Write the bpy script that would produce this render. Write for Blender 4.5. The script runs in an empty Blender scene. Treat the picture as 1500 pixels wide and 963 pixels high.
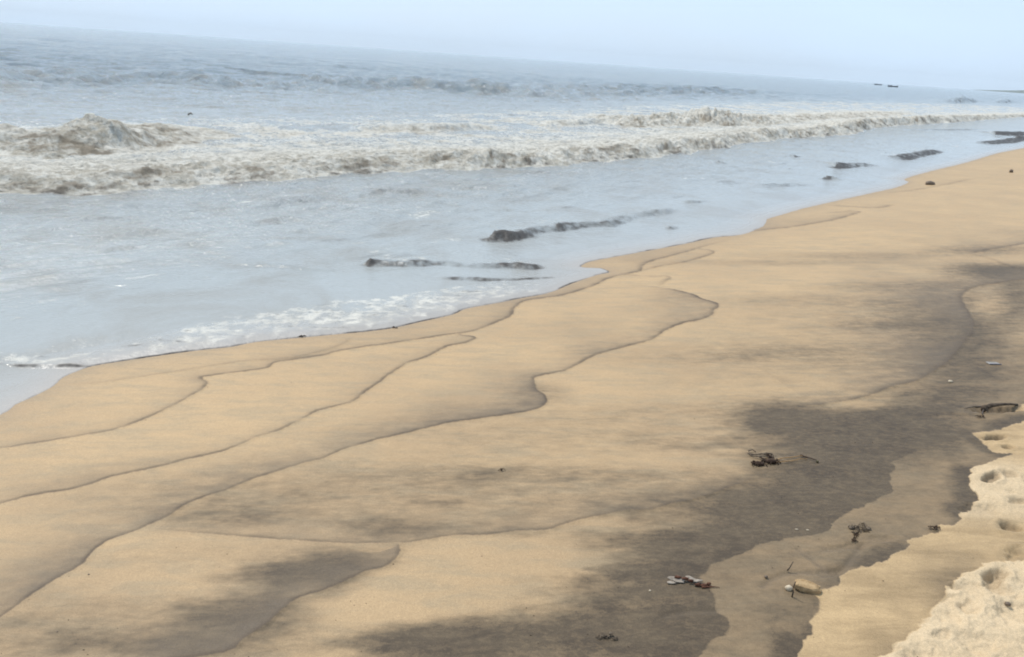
import bpy, math, random
import numpy as np
from mathutils import Vector, Matrix
R = math.radians
C = bpy.context.scene.collection
scene = bpy.context.scene

# ------------------------------------------------------------ camera, sky, sun, exposure
H = 1.9                                   # eye height above the sea
FPX = 1150.0                              # focal length in pixels of the 1500 px wide photograph
ROLL = math.atan(0.0695)
PITCH = math.atan((481.5 - 84.6) * math.cos(ROLL) / FPX)
cam_d = bpy.data.cameras.new('camera')
cam = bpy.data.objects.new('camera', cam_d); C.objects.link(cam)
cam_d.sensor_width = 36.0; cam_d.lens = 36.0 * FPX / 1500.0
cam_d.clip_start = 0.05; cam_d.clip_end = 30000
cam.location = (0, 0, H)
cam.rotation_euler = (Matrix.Rotation(R(90) - PITCH, 3, 'X') @ Matrix.Rotation(ROLL, 3, 'Z')).to_euler()
scene.camera = cam

SUN_EL, SUN_AZ = 56.0, -42.0              # degrees; azimuth clockwise from +Y
w = bpy.data.worlds.new('World'); scene.world = w; w.use_nodes = True
wn, wl = w.node_tree.nodes, w.node_tree.links
for n in list(wn): wn.remove(n)
wo = wn.new('ShaderNodeOutputWorld'); bg = wn.new('ShaderNodeBackground')
sky = wn.new('ShaderNodeTexSky'); sky.sky_type = 'NISHITA'; sky.sun_disc = False
sky.sun_elevation = R(SUN_EL); sky.sun_rotation = R(SUN_AZ)
sky.air_density = 1.0; sky.dust_density = 2.0; sky.ozone_density = 1.0; sky.altitude = 0
bg.inputs['Strength'].default_value = 0.12
tc = wn.new('ShaderNodeTexCoord'); mp = wn.new('ShaderNodeMapping')
mp.inputs['Scale'].default_value = (1, 1, 3.2)
nz = wn.new('ShaderNodeTexNoise'); nz.inputs['Scale'].default_value = 3.2; nz.inputs['Detail'].default_value = 7
nz.inputs['Roughness'].default_value = 0.55
cr = wn.new('ShaderNodeValToRGB')
cr.color_ramp.elements[0].position = 0.42; cr.color_ramp.elements[0].color = (0.80, 0.80, 0.80, 1)
cr.color_ramp.elements[1].position = 0.72; cr.color_ramp.elements[1].color = (0.97, 0.97, 0.97, 1)
mx = wn.new('ShaderNodeMixRGB'); mx.inputs[2].default_value = (4.75, 6.0, 7.5, 1)   # thin bright haze veil
wl.new(tc.outputs['Generated'], mp.inputs['Vector']); wl.new(mp.outputs['Vector'], nz.inputs['Vector'])
wl.new(nz.outputs['Fac'], cr.inputs['Fac']); wl.new(cr.outputs['Color'], mx.inputs[0])
wl.new(sky.outputs['Color'], mx.inputs[1]); wl.new(mx.outputs[0], bg.inputs['Color'])
wl.new(bg.outputs[0], wo.inputs[0])

sd_ = bpy.data.lights.new('sun', 'SUN'); sd_.energy = 2.9; sd_.angle = R(1.5); sd_.color = (1.0, 0.95, 0.87)
sun = bpy.data.objects.new('sun', sd_); C.objects.link(sun)
dvec = Vector((math.sin(R(SUN_AZ)) * math.cos(R(SUN_EL)), math.cos(R(SUN_AZ)) * math.cos(R(SUN_EL)), math.sin(R(SUN_EL))))
sun.rotation_euler = dvec.to_track_quat('Z', 'Y').to_euler(); sun.location = (0, 0, 30)

vs = scene.view_settings
vs.view_transform = 'Standard'; vs.look = 'None'; vs.exposure = 0.36; vs.gamma = 1.0; vs.use_curve_mapping = False
scene.render.engine = 'CYCLES'
scene.cycles.filter_width = 1.9

# ------------------------------------------------------------ noise
_rng = np.random.RandomState(7)
_P = _rng.permutation(256).astype(np.int32); _P = np.concatenate([_P, _P])
_ang = _rng.rand(256) * 2 * np.pi
_GX, _GY = np.cos(_ang).astype(np.float32), np.sin(_ang).astype(np.float32)
from concurrent.futures import ThreadPoolExecutor
_pool = ThreadPoolExecutor(4)
def chunks(n, k=32): e = np.linspace(0, n, k + 1).astype(int); return [slice(a, b) for a, b in zip(e[:-1], e[1:]) if b > a]
def perlin(x, y, seed=0):
    x = x + np.float32(seed * 17.31 % 256); y = y + np.float32(seed * 9.73 % 256)
    xf, yf = np.floor(x), np.floor(y)
    dx, dy = x - xf, y - yf
    xi, yi = xf.astype(np.int32) & 255, yf.astype(np.int32) & 255
    u = dx * dx * dx * (dx * (dx * 6 - 15) + 10); v = dy * dy * dy * (dy * (dy * 6 - 15) + 10)
    def g(ix, iy, fx, fy):
        h = _P[_P[ix & 255] + (iy & 255)]
        return _GX[h] * fx + _GY[h] * fy
    a = g(xi, yi, dx, dy); b = g(xi + 1, yi, dx - 1, dy)
    c = g(xi, yi + 1, dx, dy - 1); d = g(xi + 1, yi + 1, dx - 1, dy - 1)
    return (a + u * (b - a)) * (1 - v) + (c + u * (d - c)) * v
def fbm(x, y, octv=4, seed=0, rough=0.5, ridged=False):
    x = np.asarray(x, np.float32); y = np.asarray(y, np.float32); out = np.empty(len(x), np.float32)
    def job(sl): out[sl] = _fbm(x[sl], y[sl], octv, seed, rough, ridged)
    list(_pool.map(job, chunks(len(x)))); return out
def _fbm(x, y, octv, seed, rough, ridged):
    t = 0; a = 1.0; f = 1.0; s = 0
    for i in range(octv):
        n = perlin(x * f, y * f, seed + i * 3)
        if ridged: n = 0.5 - np.abs(n) * 2
        t = t + a * n; s += a; a *= rough; f *= 2.03
    return t / s * 1.4
def sstep(a, b, x):
    t = np.clip((x - a) / (b - a), 0, 1); return t * t * (3 - 2 * t)

# ------------------------------------------------------------ the lie of the beach
SX, SY = 0.3, 6.54                        # a point on the waterline
UX, UY = 0.66, 0.751                      # along the shore
NX, NY = 0.751, -0.66                     # towards the land
SHU = np.array([-40., 200.]); SHV = np.array([0., 0.])
def shore(x, y):
    u = (x - SX) * UX + (y - SY) * UY
    v = (x - SX) * NX + (y - SY) * NY
    return u, v - np.interp(u, SHU, SHV)
def beach(x, y):
    u, s = shore(x, y)
    z = np.where(s > 0, 0.072 * s, 0.06 * s)
    z = np.where(s > 9, 0.648 + 0.6 * (1 - np.exp(-np.maximum(s - 9, 0) * 0.1)), z)
    z = np.maximum(z, -1.6)
    und = 0.007 * np.sin(u * 1.3 + s * 0.5) * np.exp(-np.abs(s) / 8) * sstep(-0.5, 1.0, s)
    return z + und

def ray(px, py):
    x = px - 750.0; y = -(py - 481.5)
    c, s = math.cos(ROLL), math.sin(ROLL)
    xr = x * c - y * s; yr = x * s + y * c
    cp, sp = math.cos(PITCH), math.sin(PITCH)
    return xr, FPX * cp + yr * sp, -FPX * sp + yr * cp
def on_plane(px, py, z=0.0):
    r = ray(px, py); t = (H - z) / -r[2]; return r[0] * t, r[1] * t
def on_beach(px, py):
    z = 0.15
    for _ in range(10):
        x, y = on_plane(px, py, z); z = float(beach(np.float64(x), np.float64(y)))
    return x, y, z

def catmull(P, k=4):
    P = np.asarray(P, float); Q = np.vstack([2 * P[0] - P[1], P, 2 * P[-1] - P[-2]]); out = []
    for i in range(1, len(Q) - 2):
        p0, p1, p2, p3 = Q[i - 1], Q[i], Q[i + 1], Q[i + 2]
        for j in range(k):
            t = j / k
            out.append(0.5 * ((2 * p1) + (-p0 + p2) * t + (2 * p0 - 5 * p1 + 4 * p2 - p3) * t * t + (-p0 + 3 * p1 - 3 * p2 + p3) * t ** 3))
    out.append(Q[-2]); return np.array(out)
def line_beach(pts, k=3):
    W = np.array([on_beach(px, py)[:2] for px, py in pts]); return catmull(W, k)
def line_sea(pts, z=0.0, k=3):            # (px, py, height, ...) -> x, y, height, ...
    W = np.array([list(on_plane(p[0], p[1], z)) + list(p[2:]) for p in pts]); return catmull(W, k)
def dist_line(x, y, L, maxd=1e9):
    """signed distance (left of the direction of travel positive) and the interpolated extra values"""
    n = len(x); best = np.full(n, 1e18, np.float32); sg = np.ones(n, np.float32); ex = [np.zeros(n, np.float32) for _ in range(L.shape[1] - 2)]
    x = np.asarray(x, np.float32); y = np.asarray(y, np.float32); L = np.asarray(L, np.float32)
    G = 6 if maxd < 8 else 10 ** 6
    def job(sl):
        xs, ys = x[sl], y[sl]
        for g in range(0, len(L) - 1, G):
            Lg = L[g:g + G + 1]; lo = Lg[:, :2].min(0) - maxd; hi = Lg[:, :2].max(0) + maxd
            k = np.where((xs > lo[0]) & (xs < hi[0]) & (ys > lo[1]) & (ys < hi[1]))[0]
            if not len(k): continue
            kk = k + sl.start; X, Y = xs[k], ys[k]; b = best[kk]; s = sg[kk]; e = [q[kk] for q in ex]
            for i in range(len(Lg) - 1):
                ax, ay = Lg[i, :2]; bx, by = Lg[i + 1, :2]; dx, dy = bx - ax, by - ay; l2 = dx * dx + dy * dy + np.float32(1e-12)
                t = np.clip(((X - ax) * dx + (Y - ay) * dy) / l2, 0, 1)
                qx, qy = X - ax - t * dx, Y - ay - t * dy; d = qx * qx + qy * qy
                m = d < b
                b = np.where(m, d, b); s = np.where(m, np.where(dx * qy - dy * qx >= 0, 1.0, -1.0), s)
                for j in range(len(e)):
                    e[j] = np.where(m, Lg[i, 2 + j] + t * (Lg[i + 1, 2 + j] - Lg[i, 2 + j]), e[j])
            best[kk] = b; sg[kk] = s
            for j in range(len(ex)): ex[j][kk] = e[j]
    list(_pool.map(job, chunks(n)))
    return np.sqrt(best) * sg, ex
def inside(x, y, poly):
    r = np.zeros(len(x), bool); n = len(poly)
    for i in range(n):
        x0, y0 = poly[i]; x1, y1 = poly[(i + 1) % n]
        if y0 == y1: continue
        c = (y0 > y) != (y1 > y)
        r ^= c & (x < (x1 - x0) * (y - y0) / (y1 - y0) + x0)
    return r

# ------------------------------------------------------------ traced shapes, in pixels of the photograph, laid out on the beach
WATER_EDGE = [(-420, 800), (-250, 712), (-120, 655), (0, 608), (21, 593), (53, 579), (80, 564), (92, 553), (117, 542), (141, 535), (198, 526), (247, 519), (300, 512), (339, 508),
    (374, 501), (424, 496), (500, 489), (542, 485), (578, 480), (617, 471), (662, 461), (684, 452), (733, 443), (768, 436), (804, 429),
    (839, 415), (874, 403), (893, 399), (880, 393), (852, 391), (862, 384), (885, 379), (924, 372), (1000, 358), (1046, 348), (1085, 344), (1113, 334), (1122, 327),
    (1124, 321), (1148, 314), (1167, 308), (1213, 297), (1267, 285), (1312, 275), (1331, 267), (1326, 262), (1367, 250), (1420, 237), (1460, 225),
    (1500, 217), (1560, 205), (1640, 196), (1800, 190)]
LINES = [  # pts, core strength, gradient strength, gradient width m
 ([(-120, 965), (-60, 935), (0, 904), (49, 870), (85, 847), (120, 828), (132, 814), (155, 795), (198, 778), (247, 757), (275, 738), (332, 718), (374, 701), (441, 681), (473, 672), (500, 660),
   (546, 646), (599, 634), (652, 621), (712, 612), (768, 604), (793, 597), (800, 588), (797, 579), (786, 572), (783, 561), (786, 552), (825, 544), (853, 531), (871, 521), (917, 508), (955, 498),
   (970, 487), (1000, 474), (1028, 468), (1042, 462), (1046, 455), (1052, 448), (1046, 443), (1028, 438), (1014, 431), (990, 425), (966, 421), (941, 418)], .9, .75, .24),
 ([(-120, 765), (0, 738), (46, 727), (102, 718), (138, 708), (166, 699), (219, 688), (275, 674), (318, 664), (346, 655), (374, 642), (406, 632), (441, 616), (466, 602), (500, 594), (518, 588),
   (539, 572), (567, 552), (595, 533), (624, 524), (655, 508), (680, 503), (695, 497), (691, 493), (677, 491), (673, 488)], .85, .42, .16),
 ([(-120, 675), (0, 657), (21, 655), (88, 644), (145, 635), (184, 625), (219, 611), (254, 595), (282, 579), (298, 570), (302, 561), (296, 555), (302, 552), (353, 545), (392, 540), (406, 531), (470, 522), (500, 514),
   (549, 507), (599, 500), (641, 493), (673, 489), (698, 484), (726, 473), (747, 464), (752, 455), (761, 445), (775, 440), (797, 437), (828, 432), (867, 420), (892, 408), (917, 402), (938, 397),
   (941, 390), (955, 383), (1000, 371), (1040, 359), (1070, 352)], .8, .4, .15),
 ([(85, 566), (152, 561), (212, 552), (261, 545), (335, 533), (371, 529), (424, 526), (470, 516), (500, 506), (521, 492)], .3, .14, .2),
 ([(966, 419), (977, 411), (982, 407), (975, 404), (959, 405), (920, 403), (895, 404)], .5, .1, .1),
 ([(941, 397), (970, 390), (1000, 385), (1030, 377), (1046, 370), (1038, 366), (1020, 364)], .6, .2, .15),
 ([(1085, 342), (1120, 337), (1166, 332), (1219, 323), (1258, 312), (1250, 309), (1210, 312)], .55, .25, .3),
 ([(1210, 301), (1240, 303), (1287, 305), (1310, 300)], .5, .1, .3),
 ([(1300, 283), (1340, 279), (1400, 268), (1430, 262)], .35, .1, .4),
 ([(210, 985), (247, 968), (328, 957), (357, 937), (388, 916), (413, 893), (441, 875), (470, 866), (500, 854), (535, 838), (564, 830), (583, 814), (586, 801), (578, 797)], .8, .85, .2),
 ([(219, 775), (300, 782), (353, 787), (424, 792), (500, 796), (586, 796), (620, 792), (669, 785), (712, 784), (761, 778), (800, 777), (825, 769), (860, 759), (888, 754), (917, 748), (952, 747), (984, 738),
   (1000, 736), (1030, 727), (1080, 710), (1106, 699)], .6, .5, .14),
 ([(1185, 594), (1201, 593), (1247, 586), (1282, 577), (1311, 565), (1343, 558), (1374, 540), (1392, 526), (1406, 508), (1420, 491), (1427, 477), (1417, 455), (1408, 436), (1417, 425), (1440, 418), (1500, 409), (1560, 400)], .6, .6, .45),
 ([(1420, 372), (1450, 366), (1500, 358), (1600, 345)], .6, .5, .3),
 ([(1420, 373), (1440, 377), (1459, 383), (1480, 391), (1510, 396)], .35, .0, .2),
]
EDGE_J = [(960, 1040), (1021, 963), (1025, 955), (1042, 935), (1067, 925), (1065, 905), (1053, 895), (1046, 870), (1025, 845), (1046, 828), (1085, 810), (1113, 796), (1162, 787), (1212, 778), (1219, 764), (1240, 752),
    (1275, 736), (1300, 724), (1307, 708), (1304, 694), (1311, 683), (1300, 678), (1339, 664), (1367, 644)]
EDGE_H = [(1120, 1060), (1168, 975), (1171, 944), (1187, 930), (1189, 905), (1201, 888), (1198, 876), (1192, 869), (1208, 863), (1230, 854), (1237, 838), (1254, 831), (1293, 822), (1307, 812), (1332, 801), (1328, 794), (1350, 784), (1374, 778),
    (1374, 770), (1395, 768), (1411, 761), (1404, 754), (1427, 740), (1431, 725), (1422, 713), (1422, 688), (1441, 683), (1455, 674), (1482, 665), (1455, 662), (1434, 646), (1425, 634), (1455, 631), (1477, 624),
    (1500, 617), (1520, 606), (1500, 602), (1483, 599), (1500, 592), (1560, 560), (1650, 500), (1800, 420)]
EDGE_I = [(1200, 1060), (1290, 965), (1328, 930), (1357, 905), (1378, 877), (1385, 860), (1402, 847), (1441, 833), (1470, 821), (1500, 817), (1560, 790), (1620, 740), (1700, 640), (1850, 560)]
BLOBS = [  # px, py, half width, half height, strength : where the black sand lies
 (860, 940, 260, 50, .80), (1000, 880, 170, 60, .7), (1090, 800, 180, 55, .8), (1120, 740, 150, 40, .75), (1230, 690, 130, 56, .85), (1300, 640, 140, 40, .7), (1140, 612, 76, 26, .72), (1265, 612, 110, 26, .55), (650, 955, 110, 30, .6), (1420, 560, 90, 40, .5), (1400, 450, 60, 60, .22),
 (950, 795, 90, 20, .35), (965, 828, 90, 34, .55), (620, 940, 130, 24, .35), (690, 925, 80, 20, .35), (1350, 600, 90, 40, .5), (1440, 520, 80, 60, .45), (1490, 430, 60, 40, .65), (1360, 455, 90, 22, .3), (1455, 395, 60, 12, .75), (1390, 490, 70, 25, .4),
 (1450, 366, 90, 6, .4), (1270, 375, 150, 5, .22), (1330, 420, 110, 8, .3), (1250, 520, 200, 16, .22), (1150, 385, 150, 4, .22), (1290, 476, 70, 8, .3), (1180, 440, 120, 8, .15),
 (430, 850, 80, 24, .75), (340, 900, 90, 24, .65), (270, 945, 130, 22, .6), (500, 825, 70, 18, .7), (560, 775, 60, 20, .5), (660, 778, 110, 10, .4), (395, 900, 60, 30, .4), (470, 840, 60, 22, .5),
 (330, 752, 90, 14, .28), (80, 945, 120, 30, .2), (640, 736, 40, 4, .3), (735, 690, 60, 7, .2), (620, 700, 140, 12, .12), (560, 940, 60, 20, .3), (790, 575, 40, 14, .3), (1040, 650, 120, 10, .25), (830, 690, 200, 8, .16),
 (1020, 600, 120, 8, .16), (700, 850, 100, 6, .12), (900, 700, 100, 8, .2), (600, 720, 360, 50, .26), (850, 630, 280, 34, .22), (330, 820, 200, 24, .18), (60, 900, 160, 50, .2), (820, 730, 200, 30, .15), (1250, 470, 180, 40, .16), (300, 730, 160, 30, .14), (1150, 540, 200, 40, .14), (180, 920, 180, 40, .16), (1000, 520, 160, 16, .08), (1130, 930, 60, 60, .55), (1180, 900, 40, 30, .7), (1400, 700, 40, 60, .4)]
PALE = [(860, 815, 80, 16, .6), (960, 765, 90, 10, .5), (640, 880, 90, 30, .4), (1440, 560, 60, 5, .3), (1450, 440, 25, 20, .7), (1260, 770, 60, 12, .4), (1255, 592, 60, 7, .7), (1470, 384, 40, 5, .7), (1000, 800, 60, 7, .45), (930, 855, 40, 5, .3), (1150, 800, 60, 20, .12)]

def blob_field(x, y, items):
    t = np.zeros(len(x))
    for px, py, a, b, s in items:
        c = np.array(on_beach(px, py)[:2])
        A = (np.array(on_beach(px + a, py)[:2]) - np.array(on_beach(px - a, py)[:2])) / 2
        B = (np.array(on_beach(px, py + b)[:2]) - np.array(on_beach(px, py - b)[:2])) / 2
        det = A[0] * B[1] - A[1] * B[0]
        dx, dy = x - c[0], y - c[1]
        q = ((dx * B[1] - dy * B[0]) / det) ** 2 + ((A[0] * dy - A[1] * dx) / det) ** 2
        t = 1 - (1 - t) * (1 - s * np.exp(-0.7 * q ** 1.4))
    return t

_W = np.array([on_plane(a, b, 0.0) for a, b in WATER_EDGE]); _u = (_W[:, 0] - SX) * UX + (_W[:, 1] - SY) * UY; _v = (_W[:, 0] - SX) * NX + (_W[:, 1] - SY) * NY
_o = np.argsort(_u); _uu = np.arange(-8, 60, .25); _vv = np.interp(_uu, _u[_o], _v[_o])
_sm = np.array([np.sum(_vv * np.exp(-((_uu - q) / 1.3) ** 2)) / np.sum(np.exp(-((_uu - q) / 1.3) ** 2)) for q in _uu])
SHU, SHV = _uu, _sm
# ------------------------------------------------------------ grids that get finer towards the viewer
def spaced(*segs):
    out = []
    for a, b, st in segs: out += list(np.arange(a, b - 1e-9, st))
    out.append(segs[-1][1]); return np.array(out)
def polar(az, dep):
    A, D = np.meshgrid(np.radians(az), np.radians(dep)); r = H / np.tan(D)
    return (r * np.sin(A)).ravel(), (r * np.cos(A)).ravel()
def grid_object(name, az, dep, x, y, z, attrs, mat, closed=True):
    nc, nr = len(az), len(dep)
    idx = np.arange(nr * nc).reshape(nr, nc)
    a = idx[:-1, :-1].ravel(); b = idx[:-1, 1:].ravel(); c = idx[1:, 1:].ravel(); d = idx[1:, :-1].ravel()
    q = np.stack([a, d, c, b], 1)
    if closed:
        q = np.vstack([q, np.stack([idx[:-1, -1], idx[1:, -1], idx[1:, 0], idx[:-1, 0]], 1)])
    q = q[:, ::-1] if False else q
    me = bpy.data.meshes.new(name)
    me.vertices.add(len(x)); me.vertices.foreach_set('co', np.stack([x, y, z], 1).astype(np.float32).ravel())
    me.loops.add(q.size); me.loops.foreach_set('vertex_index', q.astype(np.int32).ravel())
    me.polygons.add(len(q)); me.polygons.foreach_set('loop_start', np.arange(0, q.size, 4, dtype=np.int32))
    me.polygons.foreach_set('use_smooth', np.ones(len(q), bool))
    me.update(calc_edges=True)
    for k, v in attrs.items():
        at = me.attributes.new(k, 'FLOAT', 'POINT'); at.data.foreach_set('value', np.asarray(v, np.float32))
    me.materials.append(mat)
    o = bpy.data.objects.new(name, me); C.objects.link(o); o['kind'] = 'structure'
    return o

# ------------------------------------------------------------ node helpers
class M:
    def __init__(s, name):
        s.m = bpy.data.materials.new(name); s.m.use_nodes = True; s.t = s.m.node_tree
        s.b = s.t.nodes['Principled BSDF']; s.geo = s.t.nodes.new('ShaderNodeNewGeometry').outputs['Position']
    def lk(s, v, sock):
        if isinstance(v, bpy.types.NodeSocket): s.t.links.new(v, sock)
        else: sock.default_value = (*v, 1) if isinstance(v, tuple) and len(v) == 3 and sock.type == 'RGBA' else v
    def attr(s, n):
        a = s.t.nodes.new('ShaderNodeAttribute'); a.attribute_name = n; return a.outputs['Fac']
    def noise(s, scale, detail=4, rough=.5, stretch=(1, 1, 1), rot=0, dist=0):
        mp = s.t.nodes.new('ShaderNodeMapping'); mp.inputs['Scale'].default_value = stretch; mp.inputs['Rotation'].default_value = (0, 0, rot)
        mp.vector_type = 'TEXTURE' if False else 'POINT'
        n = s.t.nodes.new('ShaderNodeTexNoise'); n.inputs['Scale'].default_value = scale; n.inputs['Detail'].default_value = detail
        n.inputs['Roughness'].default_value = rough; n.inputs['Distortion'].default_value = dist
        s.t.links.new(s.geo, mp.inputs['Vector']); s.t.links.new(mp.outputs[0], n.inputs['Vector']); return n.outputs['Fac']
    def math(s, op, a, b=0.0, c=0.0, clamp=False):
        n = s.t.nodes.new('ShaderNodeMath'); n.operation = op; n.use_clamp = clamp
        s.lk(a, n.inputs[0]); s.lk(b, n.inputs[1]); s.lk(c, n.inputs[2]); return n.outputs[0]
    def ramp(s, v, a, b, lo=0.0, hi=1.0):
        n = s.t.nodes.new('ShaderNodeMapRange'); n.interpolation_type = 'SMOOTHSTEP'
        s.lk(v, n.inputs[0]); n.inputs[1].default_value = a; n.inputs[2].default_value = b; n.inputs[3].default_value = lo; n.inputs[4].default_value = hi
        return n.outputs[0]
    def mix(s, f, a, b, mode='MIX'):
        n = s.t.nodes.new('ShaderNodeMixRGB'); n.blend_type = mode; s.lk(f, n.inputs[0]); s.lk(a, n.inputs[1]); s.lk(b, n.inputs[2]); return n.outputs[0]
    def bump(s, h, dist, strength=1.0, prev=None):
        n = s.t.nodes.new('ShaderNodeBump'); s.lk(h, n.inputs['Height']); n.inputs['Distance'].default_value = dist
        s.lk(strength, n.inputs['Strength'])
        if prev is not None: s.t.links.new(prev, n.inputs['Normal'])
        return n.outputs[0]

# ============================================================ SAND
import time; T0=time.time(); print('sand grid')
az = spaced((-180, -60, 3), (-60, -46, .5), (-46, 45, .055), (45, 60, .4), (60, 180, 3))[:-1]
dep = spaced((.02, .1, .02), (.1, 1, .1), (1, 3, .1), (3, 45, .05), (45, 60, .3), (60, 88, 3))
gx, gy = polar(az, dep)
gz = beach(gx, gy)
gr = np.hypot(gx, gy)
near = gr < 60
I = np.where(near)[0]
x, y = gx[I], gy[I]; r = gr[I]
su, ss = shore(x, y)
wob = 0.013 * fbm(x * 9, y * 9, 4, 5, .6) * np.clip(r / 4, .6, 3) + 0.004 * fbm(x * 45, y * 45, 2, 9)
wide = np.clip(r / 3.4, .75, 6)
line = np.zeros(len(x)); grad = np.zeros(len(x)); relief = np.zeros(len(x))
alongn = 0.5 + 0.9 * fbm(x * 1.1, y * 1.1, 3, 21)
strk = .65 * fbm(x * 4.5 + y * 1.2, y * 15 - x * 3, 4, 33, .6) + .6 * fbm(x * 9, y * 13, 4, 35, .65)      # thin streaks left by the backwash
strk2 = .6 * fbm(x * 1.4 + y * .4, y * 4.5 - x * 1.0, 4, 41) + .6 * fbm(x * 2.2, y * 2.6 - x, 5, 43, .66)
for pts, cs, gs, gw in LINES:
    L = line_beach(pts)
    seg = np.linspace(0, 1, len(L)); endf = np.clip(np.minimum(seg, 1 - seg) * 14, 0.12, 1)
    L = np.column_stack([L, endf])
    d, (ef,) = dist_line(x, y, L, 1.0)
    d = d + wob
    core = np.exp(-(np.where(d > 0, d / (0.016 * wide), d / (0.0040 * wide))) ** 2)
    line = np.maximum(line, cs * core * ef * np.clip(.60 + .4 * alongn + .9 * fbm(x * 6, y * 6, 3, 25, .6), .22, 1))
    g = np.where(d > 0, np.exp(-(np.maximum(d, 0) / (gw * (0.45 + alongn * .9).clip(.15) * np.clip(r / 4.5, .8, 2))) ** 1.2), 0)
    grad = np.maximum(grad, 1.25 * gs * g * ef * np.clip(.25 + .75 * alongn + .5 * strk, 0, 1.1))
    relief += 0.004 * ef * np.where(d > 0, np.exp(-d / .25), np.exp(-(d / .012) ** 2))
def region(edge, w_=wob, corners=()):
    L = line_beach(edge, 3); d, _ = dist_line(x, y, L)
    poly = [tuple(p) for p in L] + list(corners)
    ins = inside(x, y, poly)
    return np.where(ins, np.abs(d), -np.abs(d)) + w_   # positive on the landward side
far_c = [(80, 60), (80, -30), (-2, -30), (-0.2, 0.4)]
wj = 0.030 * (np.abs(fbm(x * 6, y * 6, 2, 55)) - .2) * 1.3 + .012 * fbm(x * 14, y * 14, 3, 56, .6) + .006 * fbm(x * 38, y * 38, 2, 58)
dH = region(EDGE_H, wj, far_c); dI = region(EDGE_I, wj * 1.3, far_c)
LJ = line_beach(EDGE_J); LJ = np.column_stack([LJ, np.clip((1 - np.linspace(0, 1, len(LJ))) * 9, 0, 1)])
dJ, (endJ,) = dist_line(x, y, LJ, 3.0)
insJ = inside(x, y, [tuple(p[:2]) for p in LJ] + [(6, 9), (20, 8), (20, -20), (-.2, .4)])
dJ = np.where(insJ, np.abs(dJ), -np.abs(dJ)) + wj         # positive = landward
dark = blob_field(x + .05 * strk, y + .10 * strk2, BLOBS)
pale = blob_field(x, y + .08 * strk2, PALE)
dk = dark * 1.12 - .5 * pale
dk = dk + (strk * .42 + strk2 * .40 + fbm(x * 10, y * 34, 4, 71, .65) * .34) * np.clip(dk * 2.2, 0.10, 1) * np.clip(1.35 - dk, .25, 1)
# J : the landward side lies lighter
hi_j = (np.abs(dJ) < 2.9) * endJ
mid = sstep(-.004, .010, dJ) * np.exp(-np.clip(dJ, 0, 9) / .55) * hi_j
dk = np.maximum(dk, .0) * (1 - .36 * mid)
seaJ = np.where(dJ < 0, np.exp(-(np.clip(-dJ, 0, 9) / .30) ** 1.5), 0) * hi_j
dk = np.maximum(dk, seaJ * .98 * (.95 + .3 * strk2))
# H : dark rim on the seaward side, then clean damp sand
dk = np.where(dH < 0, np.maximum(dk, (.60 + .16 * strk2 + .14 * strk) * np.exp(-(np.clip(-dH, 0, 9) / .62) ** 4)), dk)
rim = np.where(dH < 0, np.exp(-(np.clip(-dH, 0, 9) / .17) ** 1.3), 0)
dk = np.maximum(dk, rim * 1.0 * np.clip(.9 + .8 * fbm(x * 3, y * 3, 3, 77), .3, 1.1) + .0)
dk = np.where(dH < 0, np.maximum(dk, .52 * np.exp(-np.clip(-dH, 0, 9) / .6)), dk)
landH = sstep(-.003, .007, dH)
dk = dk * (1 - landH) + landH * (.03 + .12 * np.clip(strk2 + .2, 0, 1))
rimI = np.where(dI < 0, np.exp(-np.clip(-dI, 0, 9) / .16), 0) * landH
dk = np.maximum(dk, rimI * .62 * np.clip(.7 + fbm(x * 4, y * 4, 3, 81), .1, 1.1))
dry = sstep(-.004, .012, dI)
# dry patch near the top of the damp band
cx_, cy_, _ = on_beach(1475, 715)
dry = np.maximum(dry, landH * sstep(.75, .25, np.hypot((x - cx_) / 1.0, (y - cy_) / .55) + .3 * strk2) * .9)
dk = np.clip(dk, 0, 1) * (1 - .85 * dry)
damp = landH * (1 - dry)
relief -= 0.004 * landH * 0
relief += dry * (.006 + .013 * fbm(x * 4, y * 4, 5, 91, .6) + .007 * fbm(x * 26, y * 26, 3, 95, .6) - .010 * sstep(.25, .5, fbm(x * 9, y * 9, 2, 98))) + damp * .0022 * fbm(x * 12 + y * 3, y * 30, 3, 97)
relief += .0009 * strk * (1 - dry) + .004 * strk2 * (1 - dry) * .6
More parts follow.
